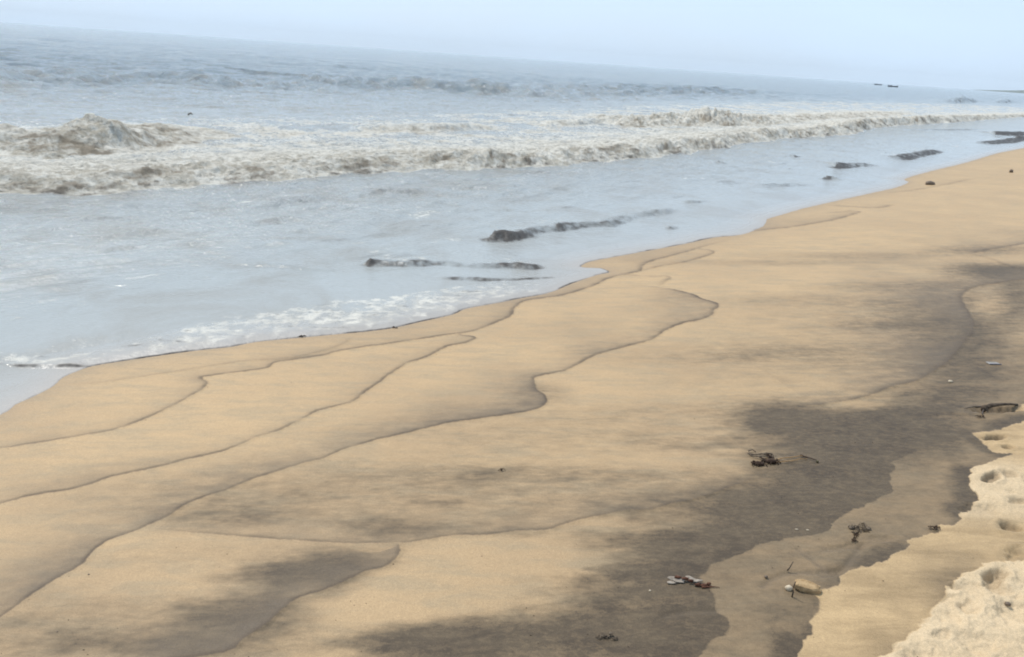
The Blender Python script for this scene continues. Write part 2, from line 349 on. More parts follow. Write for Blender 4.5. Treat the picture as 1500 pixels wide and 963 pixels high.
# footprints and scrapes
tint = np.zeros(len(x))
def dent(px, py, rx, ry, ang, depth, rimh=.35, shade=0.0):
    global relief, tint
    cx, cy, _ = on_beach(px, py); c, s = math.cos(ang), math.sin(ang)
    X = ((x - cx) * c + (y - cy) * s) / rx; Y = (-(x - cx) * s + (y - cy) * c) / ry
    q = np.sqrt(X * X + Y * Y) + .55 * fbm(x * 15 + px, y * 15, 3, 101, .6) + .2 * X
    relief += -depth * sstep(1.05, .35, q) + depth * rimh * .55 * np.exp(-((q - 1.35) / .35) ** 2) * (1 + 1.5 * fbm(x * 9, y * 9, 2, 103))
    tint = np.maximum(tint, shade * sstep(1.1, .5, q))  # darkens the hollows: their shade is put into the sand colour
for a in [(1460, 641, .075, .035, .3, .032, .3, .6), (1452, 700, .075, .032, .7, .030, .3, .55), (1478, 695, .05, .04, .3, .014, .3, .3), (1456, 849, .090, .038, .8, .042, .3, .22),
          (1484, 772, .05, .035, .2, .028, .35, .2), (1440, 748, .08, .05, .2, .012, .3, .2), (1470, 600, .16, .045, .15, .028, .2, .5), (1425, 864, .07, .04, 1.2, .010, .6, .05),
          (1390, 905, .05, .04, .2, .008, .4, 0), (1490, 900, .09, .06, .5, .016, .4, 0), (1440, 940, .09, .05, .1, .012, .4, 0), (1350, 965, .08, .05, .9, .012, .4, 0), (1545, 820, .1, .06, .5, .03, .4, 0), (1420, 890, .06, .03, 1.0, .014, .5, .05), (1466, 868, .05, .03, .2, .014, .4, .1), (1490, 812, .07, .04, .8, .018, .4, .1), (1400, 862, .03, .02, .5, .012, .4, .2), (1494, 735, .06, .03, .3, .016, .4, .15), (1380, 930, .05, .02, .4, .010, .4, .1), (1476, 655, .04, .025, .3, .018, .4, .3),
          (1222, 836, .09, .03, .4, .008, .2, .25), (1248, 800, .12, .025, .25, .007, .2, .2), (1290, 790, .08, .03, .1, .006, .4, .15)]:
    dent(*a)
for pts in [[(1118, 858), (1135, 846), (1160, 839), (1188, 838)], [(975, 902), (1010, 896), (1050, 895)], [(1170, 805), (1225, 838), (1262, 800)]]:
    d, _ = dist_line(x, y, line_beach(pts), .5)
    relief += -.006 * np.exp(-(d / .014) ** 2); tint = np.maximum(tint, .38 * np.exp(-(d / .013) ** 2))
A = {k: np.zeros(len(gx)) for k in ('dark', 'line', 'grad', 'dry', 'damp', 'tint', 'wet')}
for k, v in (('dark', dk), ('line', line * (1 - landH)), ('grad', grad * (1 - landH)), ('dry', dry), ('damp', damp), ('tint', tint)): A[k][I] = v
LW = line_beach(WATER_EDGE, 3)
dW, _ = dist_line(x, y, LW, 4.0)
A['wet'][I] = np.exp(-np.clip(-dW, 0, 50) / .14)
gz[I] += relief * sstep(-.01, .06, -dW) - .006 * sstep(-.012, .02, dW)
m = M('beach_sand')
fine = m.noise(420, 3, .7); grain = m.noise(110, 5, .65); med = m.noise(7, 6, .6); big = m.noise(.8, 4, .5)
streak = m.noise(3.4, 7, .66, (1, 3.6, 1), R(-8), .4)
lt = m.mix(m.ramp(big, .35, .65), (.372, .256, .142), (.412, .284, .155))
lt = m.mix(m.ramp(streak, .4, .68, 0, .7), lt, (.305, .232, .142))
lt = m.mix(m.attr('damp'), lt, m.mix(m.ramp(streak, .36, .66), (.430, .300, .160), (.325, .225, .118)))
lt = m.mix(m.attr('dry'), lt, m.mix(m.ramp(med, .3, .7), (.460, .350, .220), (.535, .410, .262)))
dkc = m.mix(m.ramp(m.math('ADD', m.math('MULTIPLY', med, .5), m.math('MULTIPLY', streak, .5)), .36, .62), (.056, .041, .027), (.090, .066, .041))
darkf = m.math('ADD', m.attr('dark'), m.math('MULTIPLY', m.math('SUBTRACT', streak, .5), m.math('MULTIPLY', m.attr('dark'), .6)))
darkf = m.math('ADD', darkf, m.math('MULTIPLY', m.math('SUBTRACT', grain, .5), m.math('MULTIPLY', m.attr('dark'), .6)))
darkf = m.math('MULTIPLY', darkf, 1.12, clamp=True)
darkf = m.math('MULTIPLY', darkf, m.ramp(m.noise(26, 7, .75, (1, 1.8, 1), R(-8)), .30, .68, 1.08, .88), clamp=True)
col = m.mix(darkf, lt, dkc)
gf = m.math('ADD', m.attr('grad'), m.math('MULTIPLY', m.math('SUBTRACT', grain, .5), m.attr('grad')))
col = m.mix(m.math('MINIMUM', gf, 1.0), col, (.115, .088, .062))
col = m.mix(m.attr('tint'), col, (.11, .085, .06))
col = m.mix(m.attr('line'), col, (.075, .052, .034))
col = m.mix(m.math('MULTIPLY', m.attr('wet'), .38), col, (.20, .155, .115))
sp = m.ramp(fine, .38, .62, .84, 1.16)
sp2 = m.math('MULTIPLY', m.ramp(grain, .3, .7, .92, 1.08), m.ramp(m.noise(34, 4, .7), .3, .7, .97, 1.03))
spm = m.math('MULTIPLY', sp, sp2)
cb = m.t.nodes.new('ShaderNodeCombineXYZ'); [m.t.links.new(spm, cb.inputs[i]) for i in range(3)]
col = m.mix(1.0, col, cb.outputs[0], 'MULTIPLY')
m.lk(col, m.b.inputs['Base Color'])
m.lk(m.math('ADD', .62, m.math('MULTIPLY', m.attr('dry'), .3)), m.b.inputs['Roughness'])
m.b.inputs['Specular IOR Level'].default_value = .18
h1 = m.bump(grain, .004, m.math('ADD', .35, m.math('MULTIPLY', m.attr('dry'), .65)))
h2 = m.bump(med, .012, m.math('ADD', .12, m.math('MULTIPLY', m.attr('dry'), .5)), h1)
m.t.links.new(h2, m.b.inputs['Normal'])
sand = grid_object('ground', az, dep, gx, gy, gz, A, m.m)

# ============================================================ SEA
print('sea grid', time.time()-T0)
az = spaced((-180, -60, 3), (-60, -46, .5), (-46, 45, .068), (45, 60, .4), (60, 180, 3))[:-1]
dep = spaced((.012, .1, .011), (.1, 2, .0105), (2, 4.5, .0145), (4.5, 9, .026), (9, 28, .042), (28, 40, .2))
x, y = polar(az, dep); r = np.hypot(x, y)
su, ss = shore(x, y); off = -ss                                  # metres offshore
bz = beach(x, y)
cell = r * r / H * np.radians(np.interp(r, [0, 24, 25, 54, 55], [.026, .026, .0145, .0145, .0105]))                            # radial size of a cell
def res(wl): return sstep(1.0, 3.0, wl / (cell + 1e-6))
dW, _ = dist_line(x, y, LW, 60.0)
dW = np.where(np.abs(dW) > 1e6, np.where(ss < 0, 50, -50), dW)
dW = dW + .012 * fbm(x * 6, y * 6, 3, 11) * np.clip(r / 5, .8, 4)
z = np.zeros(len(x)); foam = np.zeros(len(x)); silt = np.zeros(len(x))
# chop: short crests lying along the shore
amp = .35 + .65 * sstep(5, 14, off)
calm = sstep(.3, 3.5, off)
w1 = fbm(su * .9, off * 2.4 + .25 * su, 3, 201); w2 = fbm(su * 2.6, off * 6.5, 3, 205, .6); w3 = fbm(su * .22, off * .5, 3, 209)
z += calm * (.026 * w1 * res(.5) + .016 * w2 * res(.2)) * (.6 + amp)
z += sstep(12, 22, off) * (.10 * w3 * res(2) + .030 * w1 * res(.5) + .02 * w2 * res(.2))
chop = sstep(19, 27, off)
patch = np.clip(.75 + .9 * fbm(su * .05, off * .04, 3, 213), .25, 1.5)
z += chop * patch * (.11 * fbm(su * .6, off * .6, 4, 216, .65) * res(1.6) + .22 * fbm(su * .22, off * .25, 3, 217, .6) * res(3.2) + .26 * sstep(30, 70, off) * fbm(su * .07, off * .10, 3, 218, .6) * res(8))
z += sstep(60, 140, off) * .4 * fbm(su * .03, off * .035, 3, 219, .6) * res(22)
z += calm * (1 - .6 * sstep(12, 16, off)) * .036 * fbm(su * 1.1 + off * .3, off * 4.5, 4, 220, .6) * res(.25)
turb = fbm(su * 2.2, off * 2.6, 5, 221, .62, True); turb2 = fbm(su * 5, off * 4, 4, 231, .65); tl = fbm(su * .6, off * .8, 4, 241, .55)
def breaker(pts, wf, wb, foam_f, foam_b, silt_f, wobble=.25, lump=.35, zz=0.0, rough=1.0):
    """pts: px, py of the toe, crest height; a steep front towards the land, a long back"""
    global z, foam, silt
    L = line_sea(pts, zz, 3)
    L = L[::-1].copy() if False else L
    md = max(wf, wb) * 6 + 2
    d, (h,) = dist_line(x, y, L, md)
    h = np.where(np.abs(d) > md, 0, h)
    n = np.where(np.abs(d) > 1e6, 0, 1)
    # no bulge past the two ends
    hk = np.clip(h, 0, None)
    d = d + wobble * wf * (fbm(su * .8, off * .8, 2, 251) * 1.8 + rough * fbm(su * 2.0, off * 2.4, 2, 255, .5) * .7)
    front = sstep(-.05 * wf, wf, d)
    back = np.exp(-np.clip(d - wf, 0, 1e3) / wb)
    prof = hk * front * back * n * (1 + lump * (fbm(su * .45, off * .5, 2, 259) * 1.2 + rough * (fbm(su * 1.5, off * 3.0, 3, 261, .5) * 1.2 + .8 * fbm(su * 3.4, off * 8, 2, 265, .5))))
    z = z + prof
    hm = np.clip(hk / .12, 0, 1)
    ff = sstep(-.02 * wf, .10 * wf, d) * n
    foam = np.maximum(foam, ff * hm * np.where(d < wf, foam_f, foam_b * np.exp(-np.clip(d - wf, 0, 1e3) / (wb * 2.2))))
    silt = np.maximum(silt, hm * silt_f * sstep(-.15 * wf, .15 * wf, d) * sstep(1.7 * wf, .55 * wf, d) * n * np.clip(.30 + 1.1 * fbm(su * .9, off * 1.4, 3, 271, .6) + 1.3 * fbm(su * 4, off * 7, 4, 273, .7), 0, 1))
    return d, hk * n
# the front breaker
B1 = [(-400, 288, .15), (-120, 286, .15), (0, 284, .15), (100, 286, .14), (170, 283, .17), (290, 273, .19), (400, 265, .15), (500, 257, .18), (600, 250, .20), (700, 247, .24), (745, 247, .30), (800, 244, .24), (850, 240, .28), (900, 235, .26),
      (1000, 226, .34), (1080, 213, .30), (1180, 202, .36), (1250, 197, .38), (1290, 187, .5), (1400, 180, .5), (1500, 172, .3), (1600, 168, .3)]
B1 = [(a, b, c * (.85 if a < 780 else .66)) for a, b, c in B1]
d1, h1_ = breaker(B1, .70, 1.6, .85, 1.0, .95, .2, .30)
# the rear breaker with its splash, and the one far right
B2 = [(-400, 236, .4), (-120, 233, .38), (0, 233, .36), (60, 234, .34), (130, 232, .33), (170, 230, .34), (195, 227, .42), (214, 225, .56), (236, 220, .46), (250, 216, .34), (300, 208, .24), (345, 203, .12), (380, 201, .0)]
d2, h2_ = breaker(B2, 1.1, 1.0, 1.0, 1.0, .95, .14, .15)
B3 = [(925, 190, .0), (950, 189, .2), (1000, 188, .36), (1035, 188, .36), (1060, 189, .5), (1088, 189, .66), (1110, 188, .5), (1150, 185, .3), (1200, 181, .2), (1300, 172, .18), (1380, 166, .0)]
B3 = [(a, b, c * .85) for a, b, c in B3]
d3, h3_ = breaker(B3, 1.5, 1.8, .9, .8, .9, .14, .35)
breaker([(520, 193, 0), (560, 192, .10), (640, 194, .13), (700, 192, .12), (760, 189, .0)], .5, 1.2, .5, .6, .7)
breaker([(800, 185, 0), (850, 184, .12), (900, 184, .12), (940, 182, .0)], .5, 1.2, .4, .5, .5)
# unbroken swell beyond
breaker([(430, 126, 0), (520, 130, .40), (620, 133, .50), (700, 138, .55), (790, 144, .50), (850, 143, .40), (900, 141, .40), (1000, 139, .45), (1090, 138, .4), (1180, 137, 0)], 3.6, 9, 0, 0, 0, .3, .3, 0.0, 0.0)
breaker([(-300, 140, .3), (0, 134, .3), (100, 130, .35), (250, 124, .35), (400, 128, .2), (470, 128, 0)], 4, 8, 0, 0, 0, .4, .3, 0.0, 0.0)
breaker([(1385, 152, 0), (1405, 151, .3), (1425, 151, .75), (1436, 150, .5), (1445, 150, 0)], 1.5, 3, 0, 0, 1.0, .1)
breaker([(1470, 152, 0), (1485, 151, .6), (1492, 151, .4), (1500, 151, 0)], 1.5, 3, 0, 0, 1.0, .1)
LSW = line_sea([(430, 128), (520, 130), (620, 133), (700, 138), (790, 144), (900, 141), (1000, 139), (1150, 137)], 0, 3); dsw, _ = dist_line(x, y, LSW, 30)
zsw = np.where(np.abs(dsw) < 30, np.exp(-((dsw - 1.5) / 4.5) ** 2), 0)
z += zsw * (.30 * fbm(su * .5, off * .55, 3, 226, .6) + .12 * fbm(su * 1.3, off * 1.1, 2, 227)) * res(1.6)
# wavelets loaded with dark silt close to the beach
W = [([(700, 346, 0), (712, 352, .10), (745, 352, .13), (770, 350, .10), (800, 340, .06), (840, 336, .09), (870, 332, .06), (900, 331, .07), (940, 318, .04), (975, 314, .06), (1005, 305, .0)], .16, .3, .30, .35, 1.6),
     ([(525, 386, 0), (540, 388, .07), (560, 388, .04), (610, 389, .05), (650, 388, .03), (700, 392, .025), (740, 392, .05), (780, 393, .055), (800, 391, .03), (808, 390, 0)], .10, .22, .35, .5, 1.5),
     ([(640, 408, 0), (670, 409, .018), (740, 410, .014), (790, 409, .02), (822, 408, 0)], .06, .15, 0, .2, 1.2),
     ([(1205, 242, 0), (1222, 246, .12), (1240, 246, .14), (1260, 244, .08), (1284, 243, .06), (1290, 241, 0)], .3, .5, .2, .3, 1.8),
     ([(1195, 259, 0), (1203, 262, .10), (1212, 262, .09), (1224, 264, 0)], .2, .3, .4, .2, 1.2),
     ([(1318, 236, 0), (1335, 233, .12), (1350, 230, .09), (1378, 224, .10), (1390, 222, 0)], .3, .5, .25, .3, 1.6),
     ([(1445, 196, 0), (1465, 198, .18), (1500, 199, .2), (1560, 199, .15)], .6, .9, .2, .3, 1.9), ([(1445, 213, 0), (1460, 211, .08), (1485, 209, .1), (1500, 206, .1), (1520, 203, 0)], .4, .5, .2, .3, 1.7),
     ([(1478, 203, 0), (1490, 205, .12), (1520, 205, .1)], .4, .5, .2, .3, 1.7),
     ([(1158, 229, 0), (1168, 230, .07), (1178, 229, 0)], .2, .3, .2, .3, 1.3), ([(1045, 238, 0), (1060, 239, .05), (1070, 239, 0)], .2, .3, .2, .3, 1.1),
     ([(350, 306, 0), (400, 303, .03), (440, 296, .06), (480, 295, .03), (500, 294, 0)], .2, .4, .15, .2, .55), ([(520, 285, 0), (550, 284, .05), (610, 283, .05), (650, 286, .0)], .25, .4, .1, .2, .5),
     ([(185, 338, 0), (230, 339, .02), (270, 339, .0)], .1, .3, 0, .1, .4), ([(330, 388, 0), (370, 390, .02), (440, 396, .02), (500, 398, 0)], .1, .3, 0, .0, .35),
     ([(970, 333, 0), (985, 335, .03), (1000, 331, 0)], .1, .2, 0, .1, .9), ([(1000, 297, 0), (1020, 297, .04), (1045, 294, 0)], .1, .3, 0, .1, .8), ([(1110, 277, 0), (1150, 273, .04), (1220, 271, .0)], .2, .4, 0, .1, .7),
     ([(1300, 190, 0), (1400, 191, .05), (1470, 190, 0)], .3, .5, 0, .1, .8)]
for pts, wf, wb, ff, fb, sf in W:
    _s, _f = silt.copy(), foam.copy()
    scale = 12.0
    pts2 = [(a, b, c) for a, b, c in pts]
    silt[:] = 0; foam[:] = 0
    mh = max(p[2] for p in pts2); 
    L = line_sea(pts2, 0, 3); md = 4
    d, (h,) = dist_line(x, y, L, md); ok = np.abs(d) < md
    d = d + .3 * wf * (fbm(su * 3, off * 3, 3, 255) * 1.2 + .6 * fbm(su * 11, off * 9, 3, 257))
    hk = np.clip(h, 0, None) * ok
    z += .68 * hk * sstep(-.1 * wf, wf, d) * np.exp(-np.clip(d - wf, 0, 99) / wb) * (1 + .5 * fbm(su * 7, off * 4, 3, 259))
    rel = np.clip(hk / mh, 0, 1)
    cl = np.clip(.75 + 1.1 * fbm(su * 5, off * 7, 4, 263, .65), 0, 1)
    silt = np.maximum(_s, ok * .85 * sf * rel * sstep(-.5 * wf, .2 * wf, d) * sstep(2.1 * wf, .8 * wf, d) * cl)
    foam = np.maximum(_f, ok * fb * 1.5 * rel * sstep(.5 * wf, 1.2 * wf, d) * sstep(6 * wf, 1.5 * wf, d) * np.clip(.5 + fbm(su * 6, off * 6, 3, 267), 0, 1))
# churned water between the two breakers
LB1 = line_sea([p[:2] for p in B1], 0, 3); db1, _ = dist_line(x, y, LB1, 60)
surf = sstep(-.1, .5, db1) * sstep(11.5, 5.5, db1 + 2.2 * tl - np.clip(su, 0, 60) * .12)
z += surf * (.045 * turb + .03 * turb2 * res(.15)) * np.clip(1.2 - db1 / 9, .2, 1)
foam = np.maximum(foam, surf * np.clip(.40 + 1.1 * tl + .6 * turb2, 0, 1))
silt = np.maximum(silt, surf * np.clip(-.1 + 1.2 * fbm(su * .7, off * 1.3, 4, 281, .6), 0, .6))
crest = np.clip(h2_ / .3, 0, 1) * np.exp(-(((np.where(np.abs(d2) > 50, 50, d2)) - .7) / .6) ** 2) + np.clip(h3_ / .3, 0, 1) * np.exp(-(((np.where(np.abs(d3) > 50, 50, d3)) - .9) / .7) ** 2) + .8 * np.clip(h1_ / .15, 0, 1) * np.exp(-(((np.where(np.abs(d1) > 50, 50, d1)) - .3) / .3) ** 2)
z += crest * (.05 * fbm(su * 2.2, off * 3, 3, 223) + .025 * fbm(su * 5, off * 7, 2, 224)) * np.clip(r / 14, .6, 2)
# thin lace of foam in front of the breaker and at the edge of the swash
swash_pts = [(-60, 512), (0, 520), (100, 523), (190, 508), (260, 488), (330, 470), (420, 455), (520, 440)]
LS = line_sea(swash_pts, .0, 3); dS, _ = dist_line(x, y, LS, 3)
okS = np.abs(dS) < 3; tS = sstep(3.6, -.4, su + 2.2)
lace = np.clip(.5 + 1.5 * fbm(x * 7, y * 7, 4, 301, .65, True) * .8 + .5 * fbm(x * 2, y * 2, 3, 305), 0, 1)
sw = okS * sstep(.22, .0, dS) * sstep(-.02, .10, dW) * np.where(dW < 2, 1, 0) * sstep(.9, -.6, su + .1)
EL = line_beach([(-200, 540), (-60, 541), (0, 538), (60, 540), (141, 537), (198, 531), (300, 536), (450, 545), (620, 560), (900, 640)]); dE, _ = dist_line(x, y, EL, 4)
sw = sw * np.where(np.abs(dE) < 4, sstep(-.03, .02, dE), 1)
foam = np.maximum(foam, sw * (.15 + lace * .27))
z_sw = sw * (.024 + .016 * fbm(x * 5, y * 5, 3, 311, .5))
silt = np.maximum(silt, sw * np.clip(-.35 + 2.0 * fbm(x * 4 + y, y * 11, 4, 315, .65), 0, .8))
edge_silt = np.exp(-(np.clip(dW, 0, 9) / (.013 * np.clip(r / 4, 1, 5))) ** 2)
silt = np.maximum(silt, edge_silt * np.clip(.6 + 1.3 * fbm(x * 3, y * 3, 3, 319), .0, 1) * sstep(12, 9, r) * .8 * sstep(-2.75, -2.3, x))
front_edge = np.where(np.abs(dE) < 4, np.exp(-(dE / .02) ** 2), 0) * sstep(-2.0, -2.6, x) 
silt = np.maximum(silt, front_edge * np.clip(.6 + 1.5 * fbm(x * 5, y * 5, 3, 321), 0, 1))
# faint silty drifts over the shallows
drift = sstep(.6, 2, off) * sstep(9.5, 6, off)
silt = np.maximum(silt, drift * np.clip(-.30 + 1.7 * fbm(su * .8 + off * .1, off * 3.2, 5, 331, .62), 0, .40))
foam = np.maximum(foam, drift * np.clip(-.25 + 1.3 * fbm(su * .6, off * 1.4, 4, 341, .6), 0, .35))
film = bz + .0015 + .0045 * sstep(0, .12, dW) + z_sw * .6
k_ = .012
z = z - .012 - .05 * sstep(.7, 0, dW)
zz = np.maximum(z, film)
zz = np.where(dW > 0, zz, bz - .004 - np.clip(-dW, 0, 1) * .3)
A = {'foam': foam, 'silt': np.clip(silt, 0, 1), 'thin': np.exp(-np.clip(dW, 0, 99) / .35), 'deep': sstep(9, 40, off), 'rip': .25 + .75 * sstep(.4, 6, off), 'surf': surf}
m = M('sea_water')
AZ = math.atan2(UY, UX)
n_far = m.noise(.22, 8, .62, (1, 1, 1), 0)
n_mid = m.noise(1.6, 7, .65); n_fine = m.noise(9, 6, .65)
mpn = m.noise(1.3, 7, .62, (1, 1, 1), 0)
body = m.mix(m.attr('deep'), (.31, .325, .315), (.215, .27, .30))
body = m.mix(m.ramp(m.noise(1.1, 6, .6, (1, 1, 1), 0, .6), .42, .66, 0, .65), body, (.25, .24, .21))
body = m.mix(m.math('MULTIPLY', m.ramp(m.noise(.55, 9, .72, (1, 1, 1), 0, .5), .50, .64, 0, .55), m.attr('deep')), body, (.075, .11, .14))  # dark dashes of shaded wave faces and silt, put into the colour
body = m.mix(m.attr('thin'), body, (.33, .30, .27))
foamn = m.math('ADD', m.attr('foam'), m.math('MULTIPLY', m.math('SUBTRACT', n_fine, .5), 1.3))
foamn = m.math('ADD', foamn, m.math('MULTIPLY', m.math('SUBTRACT', n_mid, .5), .8))
ff = m.math('MULTIPLY', m.ramp(foamn, .18, .80), m.ramp(m.attr('foam'), .02, .3))
col = m.mix(ff, body, m.mix(m.ramp(m.math('ADD', m.math('MULTIPLY', n_fine, .6), m.math('MULTIPLY', n_mid, .4)), .40, .58), (.37, .33, .26), (.63, .60, .53)))
sn = m.math('ADD', m.attr('silt'), m.math('MULTIPLY', m.math('SUBTRACT', n_fine, .5), m.math('MULTIPLY', m.attr('silt'), 1.6)))
sf = m.ramp(sn, .05, .95)
col = m.mix(m.math('MULTIPLY', sf, .92), col, m.mix(m.attr('surf'), (.035, .028, .024), (.17, .135, .09)))
m.lk(col, m.b.inputs['Base Color'])
m.lk(m.math('ADD', m.math('ADD', .10, m.math('MULTIPLY', m.attr('thin'), .30)), m.math('MULTIPLY', m.math('MAXIMUM', ff, m.math('MULTIPLY', sf, .9)), .55)), m.b.inputs['Roughness'])
m.b.inputs['IOR'].default_value = 1.33
far_h = m.noise(.55, 8, .7, (1, 1, 1), 0, .4)
b1 = m.bump(far_h, .8, m.math('MULTIPLY', m.attr('deep'), 1.0))
b2 = m.bump(m.noise(2.6, 7, .68), .16, m.math('MULTIPLY', m.attr('rip'), .8), b1)
b2 = m.bump(m.noise(7, 6, .7), .09, m.math('MULTIPLY', ff, .9), b2)
b3 = m.bump(n_fine, .02, m.math('ADD', m.math('MULTIPLY', m.attr('rip'), .4), m.math('MULTIPLY', ff, .6)), b2)
m.t.links.new(b3, m.b.inputs['Normal'])
sea = grid_object('water', az, dep, x, y, zz, A, m.m)
print('sea done', time.time()-T0)

# ============================================================ headland far along the coast
def simple_mat(name, c1, c2, scale=20, rough=.8, spec=.3, bumpd=0.0):
    m = M(name); n = m.noise(scale, 5, .65)
    m.lk(m.mix(m.ramp(n, .3, .7), c1, c2), m.b.inputs['Base Color']); m.b.inputs['Roughness'].default_value = rough
    m.b.inputs['Specular IOR Level'].default_value = spec
    if bumpd: m.t.links.new(m.bump(n, bumpd, 1.0), m.b.inputs['Normal'])
    return m.m
rng = random.Random(5)
def new_obj(name, V, Fc, mat, parent=None, smooth=True):
    me = bpy.data.meshes.new(name); me.from_pydata([tuple(v) for v in V], [], Fc); me.materials.append(mat)
    if smooth: me.polygons.foreach_set('use_smooth', [True] * len(me.polygons))
    me.update(); o = bpy.data.objects.new(name, me); C.objects.link(o)
    if parent is not None: o.parent = parent
    return o
def root(name, loc, label, cat, group=None, rz=0):
    o = bpy.data.objects.new(name, None); C.objects.link(o); o.location = loc; o.rotation_euler = (0, 0, rz); o.empty_display_size = .05
    return tag(o, label, cat, group)
def tag(o, label, cat, group=None):
    o['label'] = label; o['category'] = cat
    if group: o['group'] = group
    return o
hv, hf = [], []
n1, n2 = 120, 9
xx = np.linspace(0, 1, n1)
ridge = 2 + 56 * sstep(-.03, .27, xx) + 5 * fbm(xx * 14, xx * 0 + .3, 4, 401) + 9 * fbm(xx * 4, xx * 0 + .7, 2, 405)
for i in range(n1):
    a = R(28.0 + 26 * xx[i]); D0 = 7300 - 600 * xx[i]
    for j in range(n2):
        t = j / (n2 - 1); D = D0 + 900 * t
        h = max(0.0, float(ridge[i])) * math.sin(math.pi * min(1, t * 1.02)) ** .7 * (1 if i else .2)
        hv.append((D * math.sin(a), D * math.cos(a), h - 1.5))
for i in range(n1 - 1):
    for j in range(n2 - 1):
        q = i * n2 + j; hf.append((q, q + n2, q + n2 + 1, q + 1))
hl = new_obj('hills', hv, hf, simple_mat('distant_woodland', (.05, .075, .04), (.09, .10, .06), .02)); hl['kind'] = 'structure'

# ============================================================ things on the sand
class MB:
    def __init__(s): s.v = []; s.f = []
    def tube(s, pts, r0, r1, n=6):
        pts = [Vector(p) for p in pts]; base = len(s.v)
        for i, p in enumerate(pts):
            t = (pts[min(i + 1, len(pts) - 1)] - pts[max(i - 1, 0)]).normalized()
            a = t.cross(Vector((0, 0, 1)));
            if a.length < 1e-3: a = Vector((1, 0, 0))
            a.normalize(); b = a.cross(t); rr = r0 + (r1 - r0) * i / (len(pts) - 1)
            rr *= rng.uniform(.85, 1.15)
            for k in range(n):
                an = 2 * math.pi * k / n; s.v.append(p + (a * math.cos(an) + b * math.sin(an)) * rr)
        for i in range(len(pts) - 1):
            for k in range(n):
                q = base + i * n; s.f.append((q + k, q + (k + 1) % n, q + n + (k + 1) % n, q + n + k))
        s.f.append(tuple(base + k for k in range(n))[::-1]); s.f.append(tuple(base + (len(pts) - 1) * n + k for k in range(n)))
        return s
    def lump(s, c, rad, seed=0, n=10, rough=.25):
        c = Vector(c); base = len(s.v); m_ = n // 2 + 2
        V = []
        for i in range(m_ + 1):
            th = math.pi * i / m_
            for k in range(n):
                ph = 2 * math.pi * k / n; V.append(Vector((math.sin(th) * math.cos(ph), math.sin(th) * math.sin(ph), math.cos(th))))
        X = np.array([tuple(v) for v in V]); d = 1 + rough * (fbm(X[:, 0] * 1.7 + seed, X[:, 1] * 1.7 + X[:, 2] * 2.3, 3, seed) * 1.6)
        for v, q in zip(V, d):
            s.v.append(c + Vector((v.x * rad[0], v.y * rad[1], v.z * rad[2])) * float(q))
        for k in range(n):
            s.v[base + k] = s.v[base]; s.v[base + m_ * n + k] = s.v[base + m_ * n]
        for i in range(m_):
            for k in range(n):
                q = base + i * n; s.f.append((q + k, q + n + k, q + n + (k + 1) % n, q + (k + 1) % n))
        return s
    def flake(s, c, a, b, rz, curl=.3, th=.0015, n=9, tilt=0.2, seed=0):
        """a curled ragged leaf or scrap with real thickness"""
        c = Vector(c); rr = random.Random(seed); base = len(s.v); rings = 3
        rot = Matrix.Rotation(rz, 3, 'Z') @ Matrix.Rotation(tilt, 3, 'X')
        rad = [rr.uniform(.65, 1.1) for _ in range(n)]
        for side in (1, -1):
            s.v.append(c + rot @ Vector((0, 0, side * th)))
            for g in range(1, rings + 1):
                for k in range(n):
                    an = 2 * math.pi * k / n; q = g / rings * rad[k]
                    X, Y = math.cos(an) * a * q, math.sin(an) * b * q
                    s.v.append(c + rot @ Vector((X, Y, curl * (X * X / a + Y * Y / b) + side * th * (1 - .5 * g / rings) + .12 * b * math.sin(3 * an + seed) * g / rings)))
        N = 1 + rings * n
        for side in (0, 1):
            o = base + side * N
            for k in range(n):
                f = (o, o + 1 + k, o + 1 + (k + 1) % n); s.f.append(f if side == 0 else f[::-1])
                for g in range(rings - 1):
                    q = o + 1 + g * n; f = (q + k, q + n + k, q + n + (k + 1) % n, q + (k + 1) % n); s.f.append(f if side == 0 else f[::-1])
        for k in range(n):
            q = base + 1 + (rings - 1) * n; s.f.append((q + k, q + N + k, q + N + (k + 1) % n, q + (k + 1) % n))
        return s
    def build(s, name, mat, parent=None): return new_obj(name, s.v, s.f, mat, parent)
weedm = simple_mat('dark_seaweed', (.022, .012, .008), (.070, .044, .028), 90, .75, .15, .002)
weedg = simple_mat('grey_seaweed', (.05, .035, .025), (.18, .14, .10), 120, .8, .15, .002)
stemm = simple_mat('ochre_stalk', (.20, .11, .04), (.34, .20, .08), 80, .55)
podm = simple_mat('dark_pod', (.05, .045, .015), (.09, .07, .03), 120, .4)
huskm = simple_mat('red_brown_husk', (.05, .018, .010), (.13, .055, .03), 140, .7, .2, .002)
leafm = simple_mat('bleached_leaf', (.20, .165, .13), (.33, .285, .235), 90, .8, .15, .001)
stonem = simple_mat('tan_sandstone', (.25, .165, .085), (.40, .28, .155), 38, .9, .1, .006)
pebm = simple_mat('brown_pebble', (.09, .065, .045), (.18, .13, .09), 90, .5)
palem = simple_mat('pale_shell', (.40, .32, .22), (.52, .43, .31), 150, .5)
plasm = simple_mat('grey_plastic', (.20, .185, .165), (.29, .27, .25), 40, .7, .2)
twigm = simple_mat('wet_twig', (.03, .022, .018), (.08, .06, .045), 120, .6)
woodm = simple_mat('dark_driftwood', (.035, .025, .018), (.11, .08, .055), 50, .8, .2, .004)
def gnd(px, py):
    x_, y_, z_ = on_beach(px, py); return Vector((x_, y_, z_))
def frame(px, py):
    """ground point, metres per photo pixel there, and the local sideways and forward directions"""
    p = gnd(px, py); q = gnd(px + 1, py); k = (q - p).length
    return p, k, (q - p).normalized()
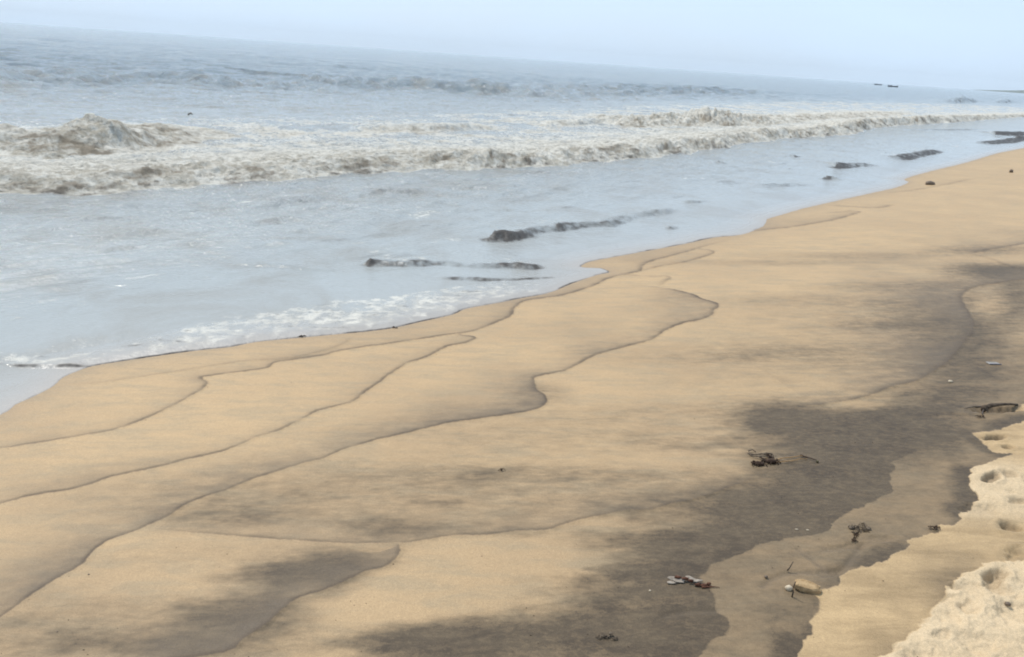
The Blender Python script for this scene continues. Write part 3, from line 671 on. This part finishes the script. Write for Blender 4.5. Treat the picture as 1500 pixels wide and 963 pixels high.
def rel(p, k, px0, py0, px, py, h=0.0):
    """a spot of the sand relative to the thing's base, h above the sand"""
    g = gnd(px, py); return (g.x - p.x, g.y - p.y, g.z - p.z + h)
def tangle(mb, pts, n, r, hmax, spread, rnd):
    for i in range(n):
        c = Vector(rnd.choice(pts)) + Vector((rnd.uniform(-1, 1), rnd.uniform(-1, 1), 0)) * spread
        an = rnd.uniform(0, 6.28); L = rnd.uniform(.4, 1.0) * spread * 2.2; P = []
        for j in range(6):
            t = j / 5; P.append(c + Vector((math.cos(an), math.sin(an), 0)) * L * (t - .5) + Vector((0, 0, r + hmax * math.sin(math.pi * t) * rnd.uniform(.3, 1))))
            an += rnd.uniform(-.5, .5)
        mb.tube(P, r * rnd.uniform(.6, 1.3), r * .4, 5)

# the long weed with its ochre stalks
PX, PY = 1125, 676; p, k, _ = frame(PX, PY); rnd = random.Random(3)
W1 = root('seaweed_clump', p, 'dark seaweed clump with two long ochre stalks ending in a small pod, on black sand', 'seaweed')
mb = MB(); body_pts = [rel(p, k, PX, PY, a, b) for a, b in [(1105, 680), (1115, 681), (1125, 678), (1132, 677), (1120, 676), (1128, 672), (1135, 679), (1110, 682)]]
tangle(mb, body_pts, 46, .0026, .016, .016, rnd)
for i in range(9): mb.flake(Vector(rnd.choice(body_pts)) + Vector((0, 0, .008)), .018, .009, rnd.uniform(0, 6), .2, .0012, 9, rnd.uniform(-.5, .5), i)
mb.lump(Vector(rel(p, k, PX, PY, 1112, 681)) + Vector((0, 0, .006)), (.024, .016, .009), 3); mb.lump(Vector(rel(p, k, PX, PY, 1130, 678)) + Vector((0, 0, .008)), (.022, .014, .012), 5)
mb.build('weed_tangle', weedm, W1)
mb = MB()
for pts in [[(1128, 670), (1115, 668), (1106, 668), (1098, 666), (1096, 663), (1102, 662), (1107, 664)], [(1120, 675), (1110, 672), (1102, 670), (1095, 665)], [(1131, 668), (1122, 667), (1112, 668)]]:
    mb.tube([rel(p, k, PX, PY, a, b, .008 + .004 * math.sin(i * 1.7)) for i, (a, b) in enumerate(pts)], .0034, .0022)
mb.build('frond', weedg, W1)
for pts in ([(1134, 676), (1146, 674), (1158, 672), (1170, 671), (1180, 670)], [(1134, 679), (1148, 679), (1160, 677), (1172, 675), (1182, 674)]):
    mb = MB(); mb.tube([rel(p, k, PX, PY, a, b, .006 + .004 * (i % 2)) for i, (a, b) in enumerate(pts)], .0026, .0016); mb.build('stalk', stemm, W1)
mb = MB(); mb.tube([rel(p, k, PX, PY, a, b, .008) for a, b in [(1172, 669), (1180, 672), (1188, 674), (1196, 677)]], .0036, .0022); mb.build('tip', weedm, W1)
mb = MB(); mb.lump(rel(p, k, PX, PY, 1197, 678, .006), (.0065, .006, .006), 2); mb.build('pod', podm, W1)

# the round tuft with a tail
PX, PY = 1257, 778; p, k, _ = frame(PX, PY); rnd = random.Random(9)
W2 = root('seaweed_tuft', p, 'matted dark grey seaweed tuft tapering to a short tail, on the damp brown sand', 'seaweed')
mb = MB(); bp = [rel(p, k, PX, PY, a, b) for a, b in [(1248, 774), (1256, 773), (1264, 771), (1271, 774), (1258, 779), (1264, 778), (1252, 782), (1268, 778)]]
tangle(mb, bp, 60, .0014, .012, .010, rnd); mb.lump(rel(p, k, PX, PY, 1272, 776, .005), (.010, .009, .007), 1); mb.lump(rel(p, k, PX, PY, 1247, 775, .005), (.010, .009, .007), 4)
mb.build('matted_fronds', weedg, W2)
mb = MB(); bp = [rel(p, k, PX, PY, a, b) for a, b in [(1253, 785), (1252, 789), (1251, 793), (1255, 783)]]; tangle(mb, bp, 24, .0016, .008, .007, rnd); mb.build('tail', weedm, W2)

# bleached leaf with husk
PX, PY = 1014, 855; p, k, _ = frame(PX, PY); rnd = random.Random(12)
W3 = root('withered_leaf', p, 'bleached grey leaf scrap with glossy red brown husk pieces lying on it', 'leaf litter')
mb = MB()
mb.flake(rel(p, k, PX, PY, 992, 852, .006), .036, .014, -.1, .15, .0012, 14, .15, 1); mb.flake(rel(p, k, PX, PY, 1015, 852, .007), .030, .010, -.35, .2, .0012, 12, .2, 2); mb.flake(rel(p, k, PX, PY, 984, 855, .004), .018, .009, .2, .1, .001, 9, 0, 5)
mb.build('leaf_blade', leafm, W3)
mb = MB()
for a, b, u, v in [(992, 850, .012, .006), (1003, 852, .014, .006), (1011, 855, .010, .005)]: mb.lump(rel(p, k, PX, PY, a, b, .012), (u, v, .005), int(a), 9, .5)
mb.build('husk', huskm, W3)
mb = MB()
for a, b, u, v in [(1022, 859, .011, .006), (1031, 860, .013, .006), (1038, 858, .008, .005)]: mb.lump(rel(p, k, PX, PY, a, b, .006), (u, v, .006), int(a), 9, .5)
mb.tube([rel(p, k, PX, PY, a, b, .004) for a, b in [(1028, 862), (1042, 861), (1054, 862)]], .003, .001)
mb.build('husk', huskm, W3)

# small tuft at the bottom
PX, PY = 888, 934; p, k, _ = frame(PX, PY); rnd = random.Random(15)
mb = MB(); bp = [rel(p, k, PX, PY, a, b) for a, b in [(878, 934), (884, 935), (890, 936), (896, 934), (900, 936)]]
tangle(mb, bp, 26, .0014, .008, .008, rnd); mb.flake(rel(p, k, PX, PY, 894, 931, .008), .009, .005, .4, .3, .001, 8, .3, 4); mb.flake(rel(p, k, PX, PY, 882, 933, .006), .007, .005, 1.4, .3, .001, 8, .2, 8)
o = mb.build('weed_scrap', weedg); o.location = p; tag(o, 'small ragged scrap of dark weed on black sand, nearest to the bottom edge', 'seaweed')

# tan stone, pale pebble and the twig in front of them
PX, PY = 1182, 864; p, k, e = frame(PX, PY)
mb = MB(); rz = -.32
mb.lump((0, 0, .014), (1, 1, 1), 21, 44, .16)
rs_ = random.Random(2)
for i_, v in enumerate(mb.v):
    q = v - Vector((0, 0, .014)); f_ = lambda t, e_: math.copysign(abs(t) ** e_, t)
    mb.v[i_] = Vector((f_(q.x, .6) * .043 + .004 * q.y, f_(q.y, .45) * .021 * (1 - .15 * q.x), f_(q.z, .45) * .014 + .010 + .0025 * math.sin(q.x * 5 + q.y * 3)))

o = mb.build('stone', stonem); o.location = p; o.rotation_euler = (.1, .06, rz); tag(o, 'oblong tan sandstone lump at the edge of the pale damp sand', 'stone')
o.data.transform(Matrix.Identity(4))
pp, k, _ = frame(1155, 864); mb = MB(); mb.lump((0, 0, .006), (.013, .010, .010), 5, 14, .15); o = mb.build('stone', palem); o.location = pp; tag(o, 'small pale pebble beside the left end of the oblong tan stone', 'stone')
pp, k, _ = frame(1160, 875); mb = MB(); mb.tube([(0, 0, -.01), (.001, .001, .02), (-.001, .002, .04), (.001, .0, .062)], .0028, .0018); o = mb.build('twig', twigm); o.location = pp; tag(o, 'thin dark twig standing upright in front of the tan stone', 'twig')
pp, k, e = frame(1156, 836); mb = MB(); mb.tube([(-.008, -.004, .002), (0, 0, .012), (.006, .004, .024), (.010, .006, .034)], .0028, .0015); o = mb.build('twig', twigm); o.location = pp; tag(o, 'short dark twig leaning out of the sand behind the tan stone', 'twig')
# dark stub added in place of the shade in the hollow at the right
PX, PY = 1462, 600; p, k, _ = frame(PX, PY)
DW = root('hollow_shade', p, 'dark stub shape added for the shade of a hollow beside the dry sand at the right edge', 'hollow_shade')
mb = MB(); mb.tube([rel(p, k, PX, PY, a, b, h) for a, b, h in [(1438, 602, .012), (1450, 600, .024), (1464, 599, .026), (1478, 597, .02), (1490, 594, .004)]], .013, .005, 9); mb.lump(rel(p, k, PX, PY, 1441, 602, .012), (.018, .014, .018), 8, 12, .4); mb.build('shade_stub', woodm, DW)
mb = MB(); mb.tube([rel(p, k, PX, PY, a, b, h) for a, b, h in [(1440, 603, .01), (1438, 608, .008), (1441, 611, .004)]], .005, .002); mb.tube([rel(p, k, PX, PY, a, b, .004) for a, b in [(1412, 600), (1425, 597), (1440, 597)]], .002, .003); mb.build('shade_spur', twigm, DW)
# scrap of plastic
PX, PY = 1455, 533; p, k, e = frame(PX, PY)
PL = root('plastic_scrap', p, 'small flat grey plastic scrap lying on the black sand at the right', 'litter', rz=math.atan2(e.y, e.x))
mb = MB()
hx, hy, ht = .038, .022, .005
V = [(sx * hx, sy * hy, z_) for z_ in (.001, ht) for sx, sy in ((-1, -1), (1, -1), (1, 1), (-1, 1))]; V = [Vector((v[0] * (1 - .08 * (v[2] > .002)), v[1] * (1 - .12 * (v[2] > .002)), v[2])) for v in V]
mb.v = V; mb.f = [(3, 2, 1, 0), (4, 5, 6, 7), (0, 1, 5, 4), (1, 2, 6, 5), (2, 3, 7, 6), (3, 0, 4, 7)]; new_obj('plate', mb.v, mb.f, plasm, PL, False)
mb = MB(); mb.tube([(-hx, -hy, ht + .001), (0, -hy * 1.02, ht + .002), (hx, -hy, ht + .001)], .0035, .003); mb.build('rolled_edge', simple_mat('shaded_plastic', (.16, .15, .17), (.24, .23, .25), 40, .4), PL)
# shore stone and weed bits
for name, px, py, rad, mat, lab, cat in [
   ('stone', 1362, 271, (.10, .06, .05), pebm, 'brown stone alone on the sand close to the far waterline', 'stone'),
   ('stone', 1481, 253, (.05, .04, .05), pebm, 'tiny dark stone on the far smooth sand near the right edge', 'stone'),
   ('stone', 1122, 846, (.006, .006, .005), pebm, 'tiny dark pebble left of the leaning twig', 'stone'),
   ('stone', 130, 842, (.0032, .003, .002), pebm, 'tiny dark pebble just below the long swash line at the lower left', 'stone'),
   ('stone', 84, 926, (.003, .0027, .002), pebm, 'tiny dark pebble in the bottom left corner', 'stone'),
   ('stone', 1392, 560, (.014, .010, .008), palem, 'small pale pebble on grey sand left of the dark hollow', 'stone'),
   ('shell', 1167, 776, (.007, .003, .002), palem, 'thin white shell flake on black sand, left one of two', 'shell'),
   ('shell', 1183, 777, (.006, .003, .002), palem, 'thin white shell flake on black sand, right one of two', 'shell'),
   ('stone', 1476, 886, (.010, .008, .006), pebm, 'brown pebble on the dry sand near the right edge', 'stone'),
   ('shell', 952, 866, (.004, .004, .003), palem, 'white shell crumb on black sand left of the bleached leaf', 'shell')]:
    pp, k, e = frame(px, py); mb = MB(); mb.lump((0, 0, rad[2] * .5), rad, int(px), 12, .3)
    o = mb.build(name, mat); o.location = pp; o.rotation_euler = (0, 0, math.atan2(e.y, e.x) + rng.uniform(-.3, .3)); tag(o, lab, cat)
for px, py, n, sp_, lab in [(1370, 776, 18, .012, 'little dark weed clump on the rim of the black sand by the pale sand'), (441, 494, 14, .014, 'weed scrap at the waterline, middle one of the three'), (36, 537, 16, .016, 'weed scrap in the foam edge at the far left of the swash'),
                            (578, 481, 12, .012, 'weed scrap at the waterline, rightmost of the three'), (1434, 612, 10, .010, 'little dark weed scrap just below the dark stub in the hollow'), (736, 690, 8, .008, 'faint weed thread on bare sand in the middle of the beach')]:
    pp, k, e = frame(px, py); mb = MB(); rnd = random.Random(px)
    tangle(mb, [tuple(e * (i * sp_)) for i in (-1, 0, 1)], n, .0018, .008, sp_, rnd); o = mb.build('weed_scrap', weedm); o.location = pp + Vector((0, 0, .003)); tag(o, lab, 'seaweed')

# ============================================================ afloat
def afloat(px, py): x_, y_ = on_plane(px, py, 0); return Vector((x_, y_, 0))
for px, py, s_, lab in [(28, 121, .055, 'small dark log afloat in the swell at the far left'), (279, 173, .04, 'small dark log afloat behind the splashing breaker')]:
    pp = afloat(px, py); mb = MB(); mb.tube([(-s_ * 1.3, 0, .02), (-s_ * .5, 0, .05), (s_ * .4, .01, .06), (s_ * 1.2, .02, .03)], s_ * .55, s_ * .35, 9); mb.tube([(0, 0, .05), (.02, 0, .05 + s_)], s_ * .25, s_ * .15, 7)
    o = mb.build('floating_log', woodm); o.location = pp + Vector((0, 0, .05)); tag(o, lab, 'log')
hullm = simple_mat('dark_hull', (.03, .035, .05), (.06, .06, .075), 3, .5); cabm = simple_mat('weathered_cabin', (.12, .12, .13), (.2, .2, .2), 3, .6)
def boat(px, dist, L, lab, rz):
    r_ = ray(px, 150); a = math.atan2(r_[0], r_[1]); pos = Vector((dist * math.sin(a), dist * math.cos(a), 0))
    b = root('fishing_boat', pos, lab, 'boat', 'fishing boats on the horizon', rz)
    V, Fc = [], []; ns = 13
    for i in range(ns):
        t = i / (ns - 1); X = (t - .5) * L; wd = L * .13 * max(.06, math.sin(math.pi * min(1, .18 + t * .82)) ** .6); sh = L * .10 * (1 + .9 * (2 * t - 1) ** 2 * .6)
        for yy, zz_ in ((-wd, sh), (-wd * .75, .05), (0, -.35), (wd * .75, .05), (wd, sh), (wd * .85, sh * .8), (0, sh * .55), (-wd * .85, sh * .8)): V.append((X, yy, zz_))
    for i in range(ns - 1):
        for j in range(8): q = i * 8; Fc.append((q + j, q + (j + 1) % 8, q + 8 + (j + 1) % 8, q + 8 + j))
    Fc.append(tuple(range(8))); Fc.append(tuple((ns - 1) * 8 + j for j in range(8))[::-1])
    new_obj('hull', V, Fc, hullm, b)
    mb = MB(); c = L * .05
    V = [(x_ * L * .1 - L * .18, y_ * L * .07, z_) for z_ in (L * .06, L * .17) for x_, y_ in ((-1, -1), (1, -1), (1, 1), (-1, 1))]
    new_obj('cabin', V, [(3, 2, 1, 0), (4, 5, 6, 7), (0, 1, 5, 4), (1, 2, 6, 5), (2, 3, 7, 6), (3, 0, 4, 7)], cabm, b, False)
    return b
boat(1303, 620, 6.5, 'dark fishing boat on the horizon, right and larger of the two', -.5)
boat(1281, 900, 7.0, 'dark fishing boat on the horizon, left and fainter of the two', -.45)

# ============================================================ sea haze
import bmesh
bm = bmesh.new(); bmesh.ops.create_cube(bm, size=1.0); me = bpy.data.meshes.new('haze'); bm.to_mesh(me); bm.free()
hz = bpy.data.objects.new('haze', me); C.objects.link(hz); hz['kind'] = 'stuff'
hz.scale = (21000, 21000, 124); hz.location = (0, 0, 124 / 2 - 4)
hm = bpy.data.materials.new('sea_haze'); hm.use_nodes = True
for n in list(hm.node_tree.nodes):
    if n.type == 'BSDF_PRINCIPLED': hm.node_tree.nodes.remove(n)
pv = hm.node_tree.nodes.new('ShaderNodeVolumePrincipled'); pv.inputs['Color'].default_value = (.86, .94, 1.0, 1); pv.inputs['Density'].default_value = 0.75e-4
hm.node_tree.links.new(pv.outputs[0], [n for n in hm.node_tree.nodes if n.type == 'OUTPUT_MATERIAL'][0].inputs['Volume'])
me.materials.append(hm)

grit_rnd = random.Random(77)
gm = simple_mat('dark_grit', (.03, .022, .016), (.10, .07, .05), 60, .7, .2)
mb = MB()
spots = []
for pts, cs, gs, gw in LINES[:12]:
    L = line_beach(pts, 3)
    for i in range(int(len(L) * 1.2)):
        j = grit_rnd.randrange(len(L) - 1); t = grit_rnd.random(); q = L[j] * (1 - t) + L[j + 1] * t
        if math.hypot(*q) < 9: spots.append((q[0] + grit_rnd.gauss(0, .012), q[1] + grit_rnd.gauss(0, .012) + .01, grit_rnd.uniform(.0007, .0018)))
for i in range(170):
    px, py = grit_rnd.uniform(0, 1500), 963 - 520 * grit_rnd.random() ** 1.3
    if py < 640 - px * .24: continue
    a_, b_, _z = on_beach(px, py); spots.append((a_, b_, grit_rnd.uniform(.0007, .0018)))
for a_, b_, r_ in spots:
    z_ = float(beach(np.float64(a_), np.float64(b_))); mb.lump((a_, b_, z_ + r_ * .5), (r_ * grit_rnd.uniform(1, 2.2), r_, r_ * .8), int(a_ * 50), 5, .3)
g_ = mb.build('grit', gm); g_['kind'] = 'stuff'; g_['label'] = 'scattered dark grit and crumbs along the wash lines on the sand'; g_['category'] = 'grit'
